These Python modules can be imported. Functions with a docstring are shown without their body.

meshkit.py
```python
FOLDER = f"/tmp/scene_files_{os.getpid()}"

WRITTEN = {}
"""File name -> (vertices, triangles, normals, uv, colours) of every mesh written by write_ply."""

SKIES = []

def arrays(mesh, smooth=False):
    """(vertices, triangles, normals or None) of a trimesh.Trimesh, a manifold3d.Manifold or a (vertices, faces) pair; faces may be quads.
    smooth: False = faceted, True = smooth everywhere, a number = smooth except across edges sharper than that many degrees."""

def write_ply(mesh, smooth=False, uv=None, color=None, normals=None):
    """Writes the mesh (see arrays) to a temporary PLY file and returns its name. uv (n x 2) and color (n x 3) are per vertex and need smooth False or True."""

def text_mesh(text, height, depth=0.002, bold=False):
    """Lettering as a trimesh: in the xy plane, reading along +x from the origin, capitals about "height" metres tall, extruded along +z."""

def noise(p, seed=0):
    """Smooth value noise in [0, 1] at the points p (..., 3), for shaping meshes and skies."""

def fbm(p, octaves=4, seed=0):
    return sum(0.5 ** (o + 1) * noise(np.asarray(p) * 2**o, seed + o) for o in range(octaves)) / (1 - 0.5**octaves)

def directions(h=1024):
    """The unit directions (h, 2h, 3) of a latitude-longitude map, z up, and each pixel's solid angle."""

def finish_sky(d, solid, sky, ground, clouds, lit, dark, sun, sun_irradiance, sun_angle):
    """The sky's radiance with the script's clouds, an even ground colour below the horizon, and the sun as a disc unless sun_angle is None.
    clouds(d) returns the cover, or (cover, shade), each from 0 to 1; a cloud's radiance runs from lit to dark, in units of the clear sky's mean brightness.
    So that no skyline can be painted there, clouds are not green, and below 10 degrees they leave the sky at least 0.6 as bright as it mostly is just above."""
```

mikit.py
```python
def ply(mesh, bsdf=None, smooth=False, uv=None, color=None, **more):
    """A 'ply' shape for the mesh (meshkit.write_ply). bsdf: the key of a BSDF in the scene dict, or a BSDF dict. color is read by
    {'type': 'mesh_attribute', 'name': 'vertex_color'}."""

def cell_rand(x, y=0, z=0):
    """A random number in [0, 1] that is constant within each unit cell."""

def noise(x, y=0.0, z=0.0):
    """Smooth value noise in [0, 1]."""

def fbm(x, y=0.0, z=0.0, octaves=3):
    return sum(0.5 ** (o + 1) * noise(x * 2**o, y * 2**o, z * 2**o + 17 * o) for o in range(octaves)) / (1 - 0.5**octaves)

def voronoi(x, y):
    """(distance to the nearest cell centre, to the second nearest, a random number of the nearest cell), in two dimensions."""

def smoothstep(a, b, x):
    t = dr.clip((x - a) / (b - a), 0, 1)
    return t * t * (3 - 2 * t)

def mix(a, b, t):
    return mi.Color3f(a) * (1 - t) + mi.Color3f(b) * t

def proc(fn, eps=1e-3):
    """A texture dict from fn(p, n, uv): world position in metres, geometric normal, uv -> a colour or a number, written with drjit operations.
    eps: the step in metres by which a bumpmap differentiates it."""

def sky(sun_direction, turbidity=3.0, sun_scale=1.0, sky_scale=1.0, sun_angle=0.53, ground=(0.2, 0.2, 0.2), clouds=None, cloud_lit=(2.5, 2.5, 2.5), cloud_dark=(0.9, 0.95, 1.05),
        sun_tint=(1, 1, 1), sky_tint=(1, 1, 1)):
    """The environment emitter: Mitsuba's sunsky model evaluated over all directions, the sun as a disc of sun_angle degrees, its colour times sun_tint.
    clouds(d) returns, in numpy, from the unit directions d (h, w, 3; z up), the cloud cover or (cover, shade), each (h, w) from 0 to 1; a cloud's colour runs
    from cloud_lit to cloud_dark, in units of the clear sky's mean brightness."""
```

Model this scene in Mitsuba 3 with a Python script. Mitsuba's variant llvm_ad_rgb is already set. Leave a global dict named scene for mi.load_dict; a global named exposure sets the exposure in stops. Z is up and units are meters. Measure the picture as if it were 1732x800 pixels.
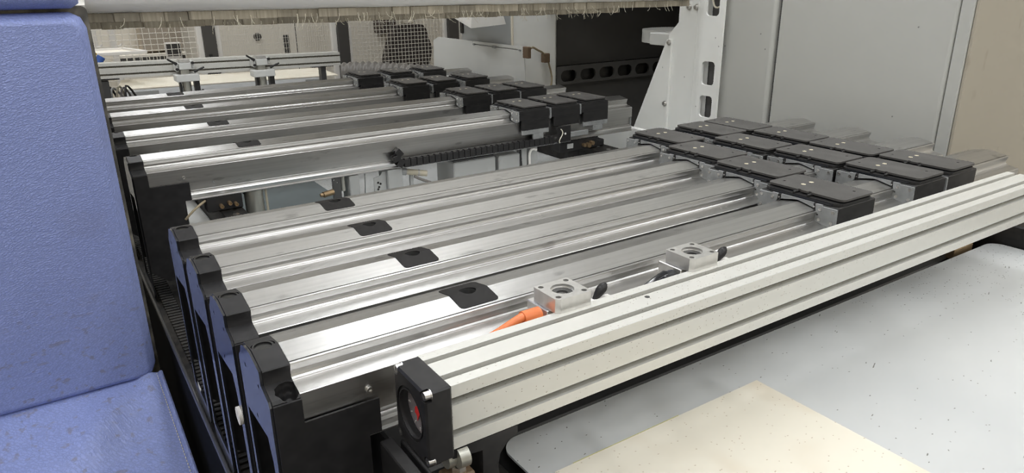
import math, random
import numpy as np, trimesh, manifold3d as m3, drjit as dr, mitsuba as mi, mikit, meshkit
from mikit import noise, fbm, voronoi, smoothstep, mix, proc
from shapely.geometry import Polygon, Point, box as sbox
random.seed(7); RNG = np.random.default_rng(7)
T = mi.ScalarTransform4f
scene, labels = {'type': 'scene'}, {}
Z0 = 0.90                       # height of the console tops above the hall floor; all coordinates below are relative to the console tops

# ------------------------------------------------------------------ camera, lamps, exposure
CAM = np.array([-0.42, -0.7513, 0.3914]); FWD = np.array([0.5134, 0.7880, -0.3398]); UP = np.array([0.1961, 0.2777, 0.9404])
scene['camera'] = {'type': 'perspective', 'fov': 2 * math.degrees(math.atan(866 / 1204.456)), 'fov_axis': 'x', 'near_clip': 0.01, 'far_clip': 100.0,
                   'to_world': T().look_at(origin=(CAM + [0, 0, Z0]).tolist(), target=(CAM + FWD + [0, 0, Z0]).tolist(), up=UP.tolist())}
exposure = -0.42
LAMP_RADIANCE = [21.0, 21.4, 21.6]
CEIL = 2.7                      # ceiling height (relative to the console tops)
LAMPS = [(x, y) for x in (-1.6, 0.75, 3.1) for y in (-4.7, -3.0, -1.3)] + [(0.75, 0.5), (1.05, 1.75), (-1.3, 0.3), (-1.2, 1.8), (-1.2, 4.0), (0.35, 5.0)]  # unseen lamps; the later ones added to brighten skirt, column, housing and rear

# ------------------------------------------------------------------ helpers
def put(T_=(0, 0, 0), rz=0.0, extra=None):
    t = T().translate([T_[0], T_[1], T_[2] + Z0])
    if rz: t = t.rotate([0, 0, 1], rz)
    return t if extra is None else t @ extra
class PM:                       # one part: a suffix, its ply dict, its label; shared by every copy
    def __init__(s, name, mesh, mat, smooth=30, label=None, kind=None, uv=None):
        mesh = tm(mesh) if uv is not None else mesh
        s.name, s.d, s.label, s.kind = name, mikit.ply(mesh, mat, smooth=smooth, uv=None if uv is None else np.asarray(mesh.vertices)[:, list(uv)] + .35 * np.asarray(mesh.vertices)[:, 1:2]), label, kind
def key_for(k):
    if k not in scene and k not in labels and not any(x.startswith(k + '__') for x in scene): return k
    i = 1
    while True:
        c = f'{k}_{i:03d}'
        if c not in scene and c not in labels and not any(x.startswith(c + '__') for x in scene): return c
        i += 1
def thing(name, label, cat, parts, at=(0, 0, 0), rz=0.0, group=None, kind=None):
    root = key_for(name)
    labels[root] = {'label': label, 'category': cat}
    if group: labels[root]['group'] = group
    if kind: labels[root]['kind'] = kind
    tw = put(at, rz)
    for p in parts: add_part(root, p, tw)
    return root
def add_part(root, p, tw=None):
    n = p.name.split('/')
    if len(n) == 1: k = f'{root}__{p.name}'
    else: k = f'{root}__{n[0]}__{n[1]}'
    base, i = k, 1
    while k in scene: k = f'{base}_{i:03d}'; i += 1
    scene[k] = {**p.d, 'to_world': tw if tw is not None else put()}
    if p.label or p.kind:
        labels[k] = {}
        if p.label: labels[k]['label'] = p.label
        if p.kind: labels[k]['kind'] = p.kind
    return k
def single(name, mesh, mat, label, cat, smooth=30, kind=None, group=None, at=(0, 0, 0)):
    k = key_for(name)
    scene[k] = {**mikit.ply(mesh, mat, smooth=smooth), 'to_world': put(at)}
    labels[k] = {'label': label}
    if cat: labels[k]['category'] = cat
    if kind: labels[k]['kind'] = kind
    if group: labels[k]['group'] = group
    return k
def cat(*ms): return trimesh.util.concatenate([tm(m) for m in ms])
def tm(m):
    if isinstance(m, m3.Manifold):
        q = m.to_mesh(); return trimesh.Trimesh(np.array(q.vert_properties[:, :3]), np.array(q.tri_verts), process=False)
    return m
def man(m):
    m = m.copy(); m.merge_vertices()
    return m3.Manifold(m3.Mesh(np.asarray(m.vertices, np.float32), np.asarray(m.faces, np.uint32)))
def bx(x0, x1, y0, y1, z0, z1, c=0.0012):
    c = min(c, (x1 - x0) / 2.2, (y1 - y0) / 2.2, (z1 - z0) / 2.2)
    if c <= 0: return trimesh.creation.box(bounds=[[x0, y0, z0], [x1, y1, z1]])
    pts = []
    for i, (a, b) in enumerate(((x0, x1), (y0, y1), (z0, z1))):
        for sx in (0, 1):
            for sy in (0, 1):
                for sz in (0, 1):
                    p = [(x0 + c, x1 - c)[sx], (y0 + c, y1 - c)[sy], (z0 + c, z1 - c)[sz]]
                    p[i] = (a, b)[(sx, sy, sz)[i]]; pts.append(p)
    return trimesh.convex.convex_hull(np.array(pts))
def axis_map(v, axis):
    if axis == 'x': return np.stack([v[:, 2], v[:, 0], v[:, 1]], 1), False
    if axis == 'y': return np.stack([v[:, 0], v[:, 2], v[:, 1]], 1), True
    return v, False
def prism(axis, poly, a, b, holes=()):
    p = poly if isinstance(poly, Polygon) else Polygon(poly, holes)
    if not p.is_valid: p = p.buffer(0)
    m = trimesh.creation.extrude_polygon(p, b - a)
    v, fl = axis_map(np.array(m.vertices) + [0, 0, a], axis)
    f = np.array(m.faces)
    return trimesh.Trimesh(v, f[:, ::-1] if fl else f, process=False)
def rr(x0, x1, y0, y1, r, n=6):
    return sbox(x0 + r, y0 + r, x1 - r, y1 - r).buffer(r, quad_segs=n)
def cyl(p0, p1, r, n=24, r1=None):
    p0, p1 = np.array(p0, float), np.array(p1, float); r1 = r if r1 is None else r1
    w = p1 - p0; w /= np.linalg.norm(w); u = np.cross(w, [0, 0, 1] if abs(w[2]) < .9 else [1, 0, 0]); u /= np.linalg.norm(u); v = np.cross(w, u)
    a = np.arange(n) * 2 * np.pi / n; ring = np.cos(a)[:, None] * u + np.sin(a)[:, None] * v
    V = np.vstack([p0 + ring * r, p1 + ring * r1, [p0], [p1]]); i = np.arange(n); j = (i + 1) % n
    F = np.vstack([np.stack([i, j, j + n], 1), np.stack([i, j + n, i + n], 1), np.stack([j, i, i * 0 + 2 * n], 1), np.stack([i + n, j + n, i * 0 + 2 * n + 1], 1)])
    return trimesh.Trimesh(V, F, process=False)
def ring(c, axis, ri, ro, h, n=32):
    poly = Point(0, 0).buffer(ro, quad_segs=n // 4).difference(Point(0, 0).buffer(ri, quad_segs=n // 4))
    m = prism(axis, poly, 0, h); m.apply_translation(c); return m
def tube(pts, r, n=10, close=True):
    P = np.array(pts, float); t = np.gradient(P, axis=0); t /= np.linalg.norm(t, axis=1, keepdims=True)
    R = np.full(len(P), r) if np.isscalar(r) else np.array(r)
    u = np.cross(t[0], [0.1, 0.3, 1.0]); u /= np.linalg.norm(u); V = []; a = np.arange(n) * 2 * np.pi / n
    for i in range(len(P)):
        u = u - t[i] * (u @ t[i]); u /= np.linalg.norm(u); w = np.cross(t[i], u)
        V.append(P[i] + R[i] * (np.cos(a)[:, None] * u + np.sin(a)[:, None] * w))
    V = np.vstack(V); F = []
    for i in range(len(P) - 1):
        for k in range(n):
            A, B, C_, D = i * n + k, i * n + (k + 1) % n, (i + 1) * n + (k + 1) % n, (i + 1) * n + k
            F += [[A, B, C_], [A, C_, D]]
    if close:
        V = np.vstack([V, P[:1], P[-1:]]); e = len(V)
        for k in range(n):
            F.append([(k + 1) % n, k, e - 2]); F.append([(len(P) - 1) * n + k, (len(P) - 1) * n + (k + 1) % n, e - 1])
    return trimesh.Trimesh(V, F, process=False)
def spline(pts, n=24):
    from scipy.interpolate import CubicSpline
    P = np.array(pts, float); d = np.r_[0, np.cumsum(np.linalg.norm(np.diff(P, axis=0), axis=1))]
    return CubicSpline(d, P)(np.linspace(0, d[-1], n))
def socket_screw(c, axis, r=.0035, h=.003):            # a cap screw with a hex recess; axis: outward direction
    c, a = np.array(c, float), np.array(axis, float); a /= np.linalg.norm(a)
    n = 16; m = man(cyl(c - a * .001, c + a * h, r, n)) - man(cyl(c + a * h * .35, c + a * h * 1.5, r * .5, 6))
    return tm(m)

# ------------------------------------------------------------------ materials
def mat(name, color, rough=.5, metal=0.0, **k):
    d = {'type': 'principled', 'base_color': color if isinstance(color, dict) else {'type': 'rgb', 'value': list(color)}, 'roughness': rough, 'metallic': metal, 'specular': k.pop('specular', .5)}
    d.update(k); scene['mat_' + name] = {'type': 'twosided', 'bsdf': d}; return 'mat_' + name
def matbump(name, color, rough, fn, scale, eps=4e-4, metal=0.0, **k):
    d = {'type': 'principled', 'base_color': color if isinstance(color, dict) else {'type': 'rgb', 'value': list(color)}, 'roughness': rough, 'metallic': metal, 'specular': k.pop('specular', .5)}
    d.update(k)
    scene['mat_' + name] = {'type': 'twosided', 'bsdf': {'type': 'bumpmap', 'arbitrary': proc(fn, eps), 'scale': scale, 'bsdf': d}}; return 'mat_' + name
def f_alu(p, n, uv):
    s = fbm(p.x * 1.7, p.y * 260, p.z * 260, 3); s2 = fbm(p.x * 22, p.y * 60, p.z * 60, 4); g = fbm(p.x * 1.2, p.y * 14, p.z * 14, 2)
    v = .585 + .12 * (s - .5) + .09 * (g - .5)
    v = v * (1 - .30 * smoothstep(.66, .85, s2))
    return mix((.95, .93, .90), (1.0, .995, .985), g) * v
def f_alu_rough(p, n, uv): return .285 + .10 * fbm(p.x * 2, p.y * 60, p.z * 60, 3)
M_ALU = mat('console_aluminium', proc(f_alu), proc(f_alu_rough), 1.0)
def f_beam(p, n, uv):
    v = fbm(p.x * 1.5, p.y * 40, p.z * 40, 3); d = voronoi(p.x * 210 + p.y * 70, (p.z + p.y) * 260)
    speck = smoothstep(.20, .10, d[0]) * dr.select(d[2] > .86, 1.0, 0.0) * smoothstep(.40, .62, fbm(p.x * 4 + 3, p.y * 20, p.z * 20, 2))
    c = mix((.60, .595, .555), (.68, .675, .64), v)
    return mix(c, (.24, .20, .15), speck * .75)
M_BEAM = mat('anodised_beam', proc(f_beam), .42, .35)
M_GRAPH = mat('black_plastic', proc(lambda p, n, uv: mix((.010, .010, .011), (.024, .023, .024), fbm(p.x * 60, p.y * 60, p.z * 60, 3))), .42, specular=.35)
M_PLATE = mat('black_gloss_plate', (.016, .017, .020), .12, specular=.6)
def f_pod(p, n, uv):
    a = fbm(p.x * 28, p.y * 14, p.z * 5, 4); b = noise(p.x * 700, p.y * 700, p.z * 60)
    return mix((.038, .036, .035), (.100, .096, .092), a * .8 + b * .2)
M_PODTOP = mat('pod_rubber', proc(f_pod), .5)
M_PODBODY = mat('pod_black', proc(lambda p, n, uv: mix((.008, .008, .009), (.022, .021, .021), fbm(p.x * 40, p.y * 40, p.z * 90, 3))), .42)
def f_zinc(p, n, uv):
    a = fbm(p.x * 70, p.y * 70, p.z * 70, 4); return mix((.20, .21, .215), (.40, .41, .41), a)
M_ZINC = mat('zinc_plate', proc(f_zinc), .45, .30)
M_STEEL = mat('bright_steel', (.72, .71, .69), .28, 1.0)
M_DSTEEL = mat('dark_steel', (.10, .10, .10), .4, .6)
M_BRASS = mat('worn_brass', (.34, .24, .14), .4, .8)
M_PIN = mat('cream_pin', (.52, .47, .36), .5)
M_FLANGE = mat('milled_flange', proc(lambda p, n, uv: mix((.60, .59, .57), (.76, .75, .73), fbm(p.x * 120, p.y * 120, p.z * 9, 3))), .33, .85)
def f_white(p, n, uv):
    d = voronoi(p.y * 34 + 3, p.z * 34); sp = smoothstep(.10, .05, d[0]) * dr.select(d[2] > .985, 1.0, 0.0)
    return mix(mix((.55, .558, .545), (.61, .615, .60), fbm(p.x * 2, p.y * 2, p.z * 2, 3)), (.12, .12, .12), sp * .7)
M_WHITE = mat('machine_white', proc(f_white), .42)
M_GREYP = mat('grey_paint', proc(lambda p, n, uv: f_white(p, n, uv) * mi.Color3f(.76, .755, .735)), .42)
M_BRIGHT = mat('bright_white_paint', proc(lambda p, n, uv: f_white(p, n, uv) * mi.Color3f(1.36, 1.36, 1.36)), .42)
def f_tray(p, n, uv):
    w = fbm(p.x * 5, p.y * 5, 0, 4)
    q = fbm(p.x * 60 + 9, p.y * 60, 0, 3); dens = smoothstep(.30, .70, fbm(p.x * 3.2 + 5.1, p.y * 3.2 + 1.7, 0, 2))
    an = noise(p.x * 40, p.y * 40, 3) * 3; d = voronoi(p.x * 150 + an + q * .9, p.y * 210 + an * .7); fl = smoothstep(.24, .14, d[0]) * dr.select(d[2] > .985 - .10 * dens * dens, 1.0, 0.0)
    return mix(mix((.49, .505, .51), (.58, .59, .585), w), (.10, .095, .085), fl * .8)
M_TRAY = mat('tray_paint', proc(f_tray), .42)
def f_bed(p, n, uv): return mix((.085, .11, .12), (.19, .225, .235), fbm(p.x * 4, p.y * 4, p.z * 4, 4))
M_BED = mat('bed_shade', proc(f_bed), .35)  # dark tone for the shaded part of the pale bed
def f_board(p, n, uv):
    q = fbm(p.x * 40 + 9, p.y * 40, 0, 3); d = voronoi(p.x * 190 + q * 1.5, p.y * 230 + p.x * 40)
    fl = smoothstep(.24, .14, d[0]) * dr.select(d[2] > .95, 1.0, 0.0)
    st = smoothstep(.55, .8, fbm(p.x * 9, p.y * 9, 0, 3))
    return mix(mix((.74, .70, .60), (.68, .62, .51), st), (.40, .32, .22), fl * .7)
M_BOARD = mat('cream_board', proc(f_board), .6)
def leather(p, n, uv):
    q = noise(p.x * 300, p.y * 300, p.z * 300); d = voronoi(p.x * 150 + q * 1.0 + p.y * 50, p.z * 230 + q - p.y * 200)
    return smoothstep(0.0, .5, d[1] - d[0]) * .7 + .3 * noise(p.x * 160, p.y * 160, p.z * 160)
def f_vinyl(p, n, uv):
    z = p.z - Z0; st = smoothstep(.60, .80, fbm(p.x * 75, p.y * 75, p.z * 80, 3)) * smoothstep(-.12, -.42, z)
    st2 = smoothstep(.62, .8, fbm(p.x * 12 + 7, p.y * 12, p.z * 12, 4)) * .3
    c = mix((.235, .290, .575), (.270, .325, .62), fbm(p.x * 6, p.y * 6, p.z * 6, 3))
    c = c * (.86 + .20 * leather(p, n, uv))                     # relief shading of the grain painted into the colour: darker creases
    return mix(c, (.20, .17, .14), dr.clip(st * .45 + st2 * .25, 0, 1))
M_VINYL = matbump('blue_vinyl', proc(f_vinyl), .40, leather, .0012)
M_PIPING = mat('bumper_backing', proc(lambda p, n, uv: mix((.07, .066, .056), (.24, .22, .17), smoothstep(.4, .75, fbm(p.x * 40, p.y * 40, p.z * 25, 3)))), .6)
M_HOOD = mat('hood_paint', proc(lambda p, n, uv: mix((.70, .69, .665), (.76, .75, .725), fbm(p.x * 3, p.y * 3, p.z * 3, 3))), .45)
def f_brush(p, n, uv):
    
    return mix((.20, .175, .13), (.40, .36, .285), fbm(p.x * 240, p.y * 30, p.z * 14, 3)) * (.72 + .5 * mikit.cell_rand(p.x * 21 + .37, p.y * 3, 0))
M_BRUSH = mat('brush_bristle', proc(f_brush), .7)
M_STRAY = mat('stray_bristle', (.70, .66, .55), .5)
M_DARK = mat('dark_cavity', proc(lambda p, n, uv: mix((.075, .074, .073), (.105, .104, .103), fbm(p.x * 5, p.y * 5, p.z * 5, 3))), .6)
M_SOOT = mat('rail_grime', proc(lambda p, n, uv: mix((.004, .004, .004), (.020, .017, .014), smoothstep(.35, .75, fbm(p.x * 30, p.y * 30, p.z * 30, 4)))), .5)
M_PLUG = mat('glossy_black_plug', (.012, .012, .012), .18)
M_VOID = mat('black_void', (.003, .003, .003), .8, specular=.1)  # near black without sheen, paints unlit depth
M_INLAY = mat('black_inlay', (.014, .013, .013), .55, specular=.2)
def f_wall(p, n, uv):
    a = fbm(p.x * 3, p.y * 3, p.z * 3, 4); sc = smoothstep(.70, .86, fbm(p.x * 34, p.y * 34, p.z * 12, 4))
    return mix(mix((.33, .30, .245), (.385, .35, .285), a), (.25, .21, .16), sc * .35)
M_CREAM = mat('cream_panel', proc(f_wall), .55)
M_WALL = mat('hall_wall', (.76, .72, .64), .8)
M_CEIL = mat('hall_ceiling', (.72, .71, .68), .9)
M_FLOOR = mat('hall_floor', proc(lambda p, n, uv: mix((.20, .20, .19), (.28, .27, .26), fbm(p.x * 3, p.y * 3, 0, 4))), .6)
M_ORANGE = mat('orange_plastic', (.70, .19, .06), .42)
M_RED = mat('red_needle', (.75, .03, .03), .4)
M_DIAL = mat('dial_face', (.26, .235, .25), .35)
M_HOUSE = mat('grey_housing', (.37, .378, .372), .45)
M_HOSE = mat('hose_grey', (.17, .16, .15), .5)
M_ALUROD = mat('worn_cylinder', proc(lambda p, n, uv: mix((.25, .25, .22), (.55, .54, .49), fbm(p.x * 40, p.y * 40, p.z * 6, 3))), .35, .7)
M_BEIGE = mat('beige_plastic', (.42, .385, .30), .5)
M_MESH = mat('mesh_wire', (.72, .69, .63), .45)
M_POST = mat('fence_post', (.058, .055, .052), .5)
M_FRAME = mat('pale_frame', (.72, .70, .67), .5)
M_BROWN = mat('dark_brown', (.040, .033, .030), .7)
M_BLUE = mat('blue_cap', (.05, .12, .42), .5)
M_RUST = mat('rusty_clip', (.13, .085, .05), .6)
M_CABLE = mat('tan_cable', (.33, .27, .18), .5)
scene['mat_pane'] = {'type': 'thindielectric', 'int_ior': 1.5}

# ------------------------------------------------------------------ the hall
RX0, RX1, RY0, RY1, FL = -4.2, 4.4, -6.6, 8.0, -Z0
single('floor', bx(RX0, RX1, RY0, RY1, FL - .1, FL, 0), M_FLOOR, 'grey hall floor under the machine', None, False, 'structure')
single('ceiling', bx(RX0, RX1, RY0, RY1, CEIL, CEIL + .1, 0), M_CEIL, 'white hall ceiling', None, False, 'structure')
single('wall_left', bx(RX0 - .1, RX0, RY0, RY1, FL, CEIL, 0), M_WALL, 'cream hall wall on the left', None, False, 'structure')
single('wall_right', bx(RX1, RX1 + .1, RY0, RY1, FL, CEIL, 0), M_WALL, 'cream hall wall on the right', None, False, 'structure')
single('wall_front', bx(RX0, RX1, RY0 - .1, RY0, FL, CEIL, 0), M_WALL, 'cream hall wall facing the machine', None, False, 'structure')
single('wall_rear', bx(RX0, RX1, RY1, RY1 + .1, FL, CEIL, 0), M_WALL, 'cream hall wall far behind the mesh fence', None, False, 'structure')
lamp_body = mikit.ply(bx(-.19, .19, -.70, .70, .0, .06, .004), M_FRAME)
lamp_panel = mikit.ply(trimesh.Trimesh([[-.16, -.66, -.002], [.16, -.66, -.002], [.16, .66, -.002], [-.16, .66, -.002]], [[0, 2, 1], [0, 3, 2]]), M_FRAME)
for (x, y) in LAMPS:
    k = key_for('unseen_lamp'); tw = put((x, y, CEIL - .06))
    scene[k + '__housing'] = {**lamp_body, 'to_world': tw}
    scene[k + '__diffuser'] = {**lamp_panel, 'to_world': tw, 'emitter': {'type': 'area', 'radiance': {'type': 'rgb', 'value': LAMP_RADIANCE}}}
    labels[k] = {'label': 'unseen flat ceiling lamp added to light the hall and machine', 'category': 'lamp', 'group': 'unseen hall lamps'}

# ------------------------------------------------------------------ gantry column and dark cavity on the right (large structure first)
def holes_poly(outer, hs):
    p = Polygon(outer)
    for h in hs: p = p.difference(h)
    return p
CX = 1.50
strip = holes_poly([(.881, -.9), (.968, -.9), (.968, 1.2), (.881, 1.2)], [rr(.902, .957, a, b, .013) for a, b in ((.046, .124), (-.063, .010), (.270, .345), (.45, .52), (-.2, -.13))])
th = np.linspace(0, np.pi / 2, 9)
fil = [(1.472, .965)] + [(1.472 + .028 * (1 - math.cos(t)), .968 + .045 * math.sin(t)) for t in th] + [(1.512, 1.013), (1.512, .966)]
side = [(1.0, -.9), (1.0, 1.2), (1.105, 1.2), (1.106, .242), (1.148, .200), (1.150, .185), (1.150, -.9)]
guss = [(1.126, .183), (1.146, .183), (1.299, -.159), (1.305, -.9), (1.126, -.9)]
def col_panel(y0, y1, r=.012, r1=None):
    r1 = r if r1 is None else r1
    q = [(CX + r * (1 - math.cos(t)), y0 + r * (1 - math.sin(t))) for t in np.linspace(0, np.pi / 2, 6)]
    q2 = [(CX + r1 * (1 - math.cos(t)), y1 - r1 * (1 - math.sin(t))) for t in np.linspace(np.pi / 2, 0, 6)]
    q = sorted(q, key=lambda a: -a[1])[::-1]
    return prism('z', [(CX + .035, y0)] + q + q2 + [(CX + .035, y1)], -.9, 1.2)
parts = [PM('front_panel', col_panel(.1765, .701, .010), M_GREYP, label='wide pale grey painted panel'),
         PM('corner_trim', col_panel(.1405, .1762, .0035), M_GREYP, label='narrow grey edge strip'),
         PM('rear_panel', col_panel(.707, .903, .012, .0005), M_GREYP, label='narrower grey panel'),
         PM('end_panel', bx(CX + .002, CX + .75, .132, .1395, -.9, 1.2, .002), M_CREAM, label='scuffed cream end panel'),
         PM('slotted_strip', prism('x', strip, 1.470, 1.478), M_BRIGHT, label='white strip with rounded rectangular holes'),
         PM('hole_backing', bx(1.515, 1.60, .9035, .966, -.9, 1.2, 0), M_DARK, label='dark backing added behind the holes as painted shade'),  # dark box added behind the strip holes to paint their shade
         PM('curved_fillet', prism('z', fil, -.9, 1.2), M_BRIGHT), PM('side_plate', prism('x', side, CX, CX + .012), M_BRIGHT),
         PM('gusset_plate', prism('x', guss, CX - .012, CX - .0004), M_BRIGHT, label='sloping white gusset plate'),
         PM('seam_backing', bx(CX + .022, CX + .034, .698, .709, -.9, 1.2, 0), M_DARK, label='dark seam between the panels'), PM('base_wall', bx(1.400, 1.42, 1.0, 1.90, -.9, -.135, .003), M_BRIGHT, label='white lower wall below the gusset'), PM('rear_skin', bx(CX + .02, CX + .03, 1.01, 1.10, -.9, 1.2, 0), M_WHITE)]
for (y, z) in ((1.134, .172), (1.138, -.045)): parts.append(PM('bolt', cat(socket_screw((CX - .012, y, z), (-1, 0, 0), .0065, .008), cyl((CX - .012, y, z), (CX - .0135, y, z), .010, 16)), M_STEEL, label='bright bolt'))
for (y, z) in ((1.06, .294), (1.027, .294)): parts.append(PM('bolt', cat(socket_screw((CX, y, z), (-1, 0, 0), .007, .010), cyl((CX, y, z), (CX - .0015, y, z), .011, 16)), M_STEEL, label='bright bolt'))
parts.append(PM('cable_loop', tube(spline([(1.485, .945, .40), (1.49, .948, .318), (1.49, .935, .296), (1.49, .915, .300), (1.487, .905, .36)], 24), .0032, 8), M_STRAY, label='pale loop of cable'))
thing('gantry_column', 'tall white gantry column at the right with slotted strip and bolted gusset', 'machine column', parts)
single('round_buffer', tm(man(prism('z', Point(1.706, 1.332).buffer(.120, quad_segs=12), .152, .200)) + man(bx(1.5125, 1.72, 1.12, 1.26, .156, .199, .002))), M_WHITE, 'thick pale disc sticking out beside the gusset in the dark cavity', 'disc')
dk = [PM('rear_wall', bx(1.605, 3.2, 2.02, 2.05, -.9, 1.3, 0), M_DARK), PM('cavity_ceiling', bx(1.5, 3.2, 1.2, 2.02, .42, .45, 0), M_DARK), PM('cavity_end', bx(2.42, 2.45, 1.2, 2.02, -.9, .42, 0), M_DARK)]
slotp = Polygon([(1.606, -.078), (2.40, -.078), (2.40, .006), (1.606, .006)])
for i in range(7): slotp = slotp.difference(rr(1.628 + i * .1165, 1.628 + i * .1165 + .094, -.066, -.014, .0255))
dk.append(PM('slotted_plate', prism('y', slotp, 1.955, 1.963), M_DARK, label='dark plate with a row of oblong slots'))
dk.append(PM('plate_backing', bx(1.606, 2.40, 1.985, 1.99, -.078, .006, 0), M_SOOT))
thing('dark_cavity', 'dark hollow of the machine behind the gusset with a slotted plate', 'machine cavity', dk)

# white housings behind the far pods
hs = [PM('body', prism('z', [(1.335, 2.36), (1.376, 1.984), (1.600, 1.984), (1.600, 2.36)], -.9, .9), mat('shade_grey', (.40, .415, .42), .45)),  # darker copy paints the shaded side; front_skin carries the brighter white
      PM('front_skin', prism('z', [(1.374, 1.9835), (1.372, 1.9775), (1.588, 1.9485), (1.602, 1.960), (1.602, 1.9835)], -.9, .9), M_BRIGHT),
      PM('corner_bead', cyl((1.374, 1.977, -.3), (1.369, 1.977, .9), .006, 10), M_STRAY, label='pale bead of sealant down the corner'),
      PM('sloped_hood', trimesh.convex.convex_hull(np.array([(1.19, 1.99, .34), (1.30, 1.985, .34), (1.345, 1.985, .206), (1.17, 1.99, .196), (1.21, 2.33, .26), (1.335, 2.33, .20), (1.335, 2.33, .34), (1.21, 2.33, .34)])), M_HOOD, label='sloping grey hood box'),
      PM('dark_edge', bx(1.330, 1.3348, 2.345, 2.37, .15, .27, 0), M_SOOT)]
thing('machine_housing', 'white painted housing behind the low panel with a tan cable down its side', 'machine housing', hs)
lp = Polygon([(1.795, -.30), (1.825, .121), (2.60, .119), (2.655, .10), (2.685, -.30)]).difference(rr(1.870, 2.245, .1035, .1085, .002))
sp = [PM('sheet', prism('x', lp, 1.330, 1.334), M_WHITE), PM('slide_rail', cat(bx(1.336, 1.342, 1.868, 2.25, .100, .112, .001), bx(1.325, 1.336, 2.235, 2.248, .102, .110, .001), bx(1.325, 1.336, 2.045, 2.075, .100, .111, .001), bx(1.325, 1.336, 1.845, 1.858, .1015, .1085, .001)), M_ZINC, label='grey slide rail in a slot'),
      PM('foot', bx(1.331, 1.36, 1.80, 1.96, -.30, -.29, .001), M_WHITE)]
thing('guard_panel', 'low white sheet metal guard panel behind the far pods', 'guard panel', sp)
cb = spline([(1.36, 1.835, .105), (1.40, 1.86, .112), (1.45, 1.90, .098), (1.52, 1.925, .062), (1.545, 1.935, .02), (1.56, 1.935, -.04), (1.55, 1.93, -.075)], 30)
thing('sensor_cable', 'thin tan cable arching from the guard panel to a clip on the white housing', 'cable',
      [PM('sheath', tube(cb, .0045, 8), M_CABLE), PM('clip', bx(1.327, 1.345, 1.790, 1.830, .075, .122, .002), M_RUST), PM('clip', bx(1.505, 1.535, 1.915, 1.945, .035, .075, .002), M_RUST)])

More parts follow.
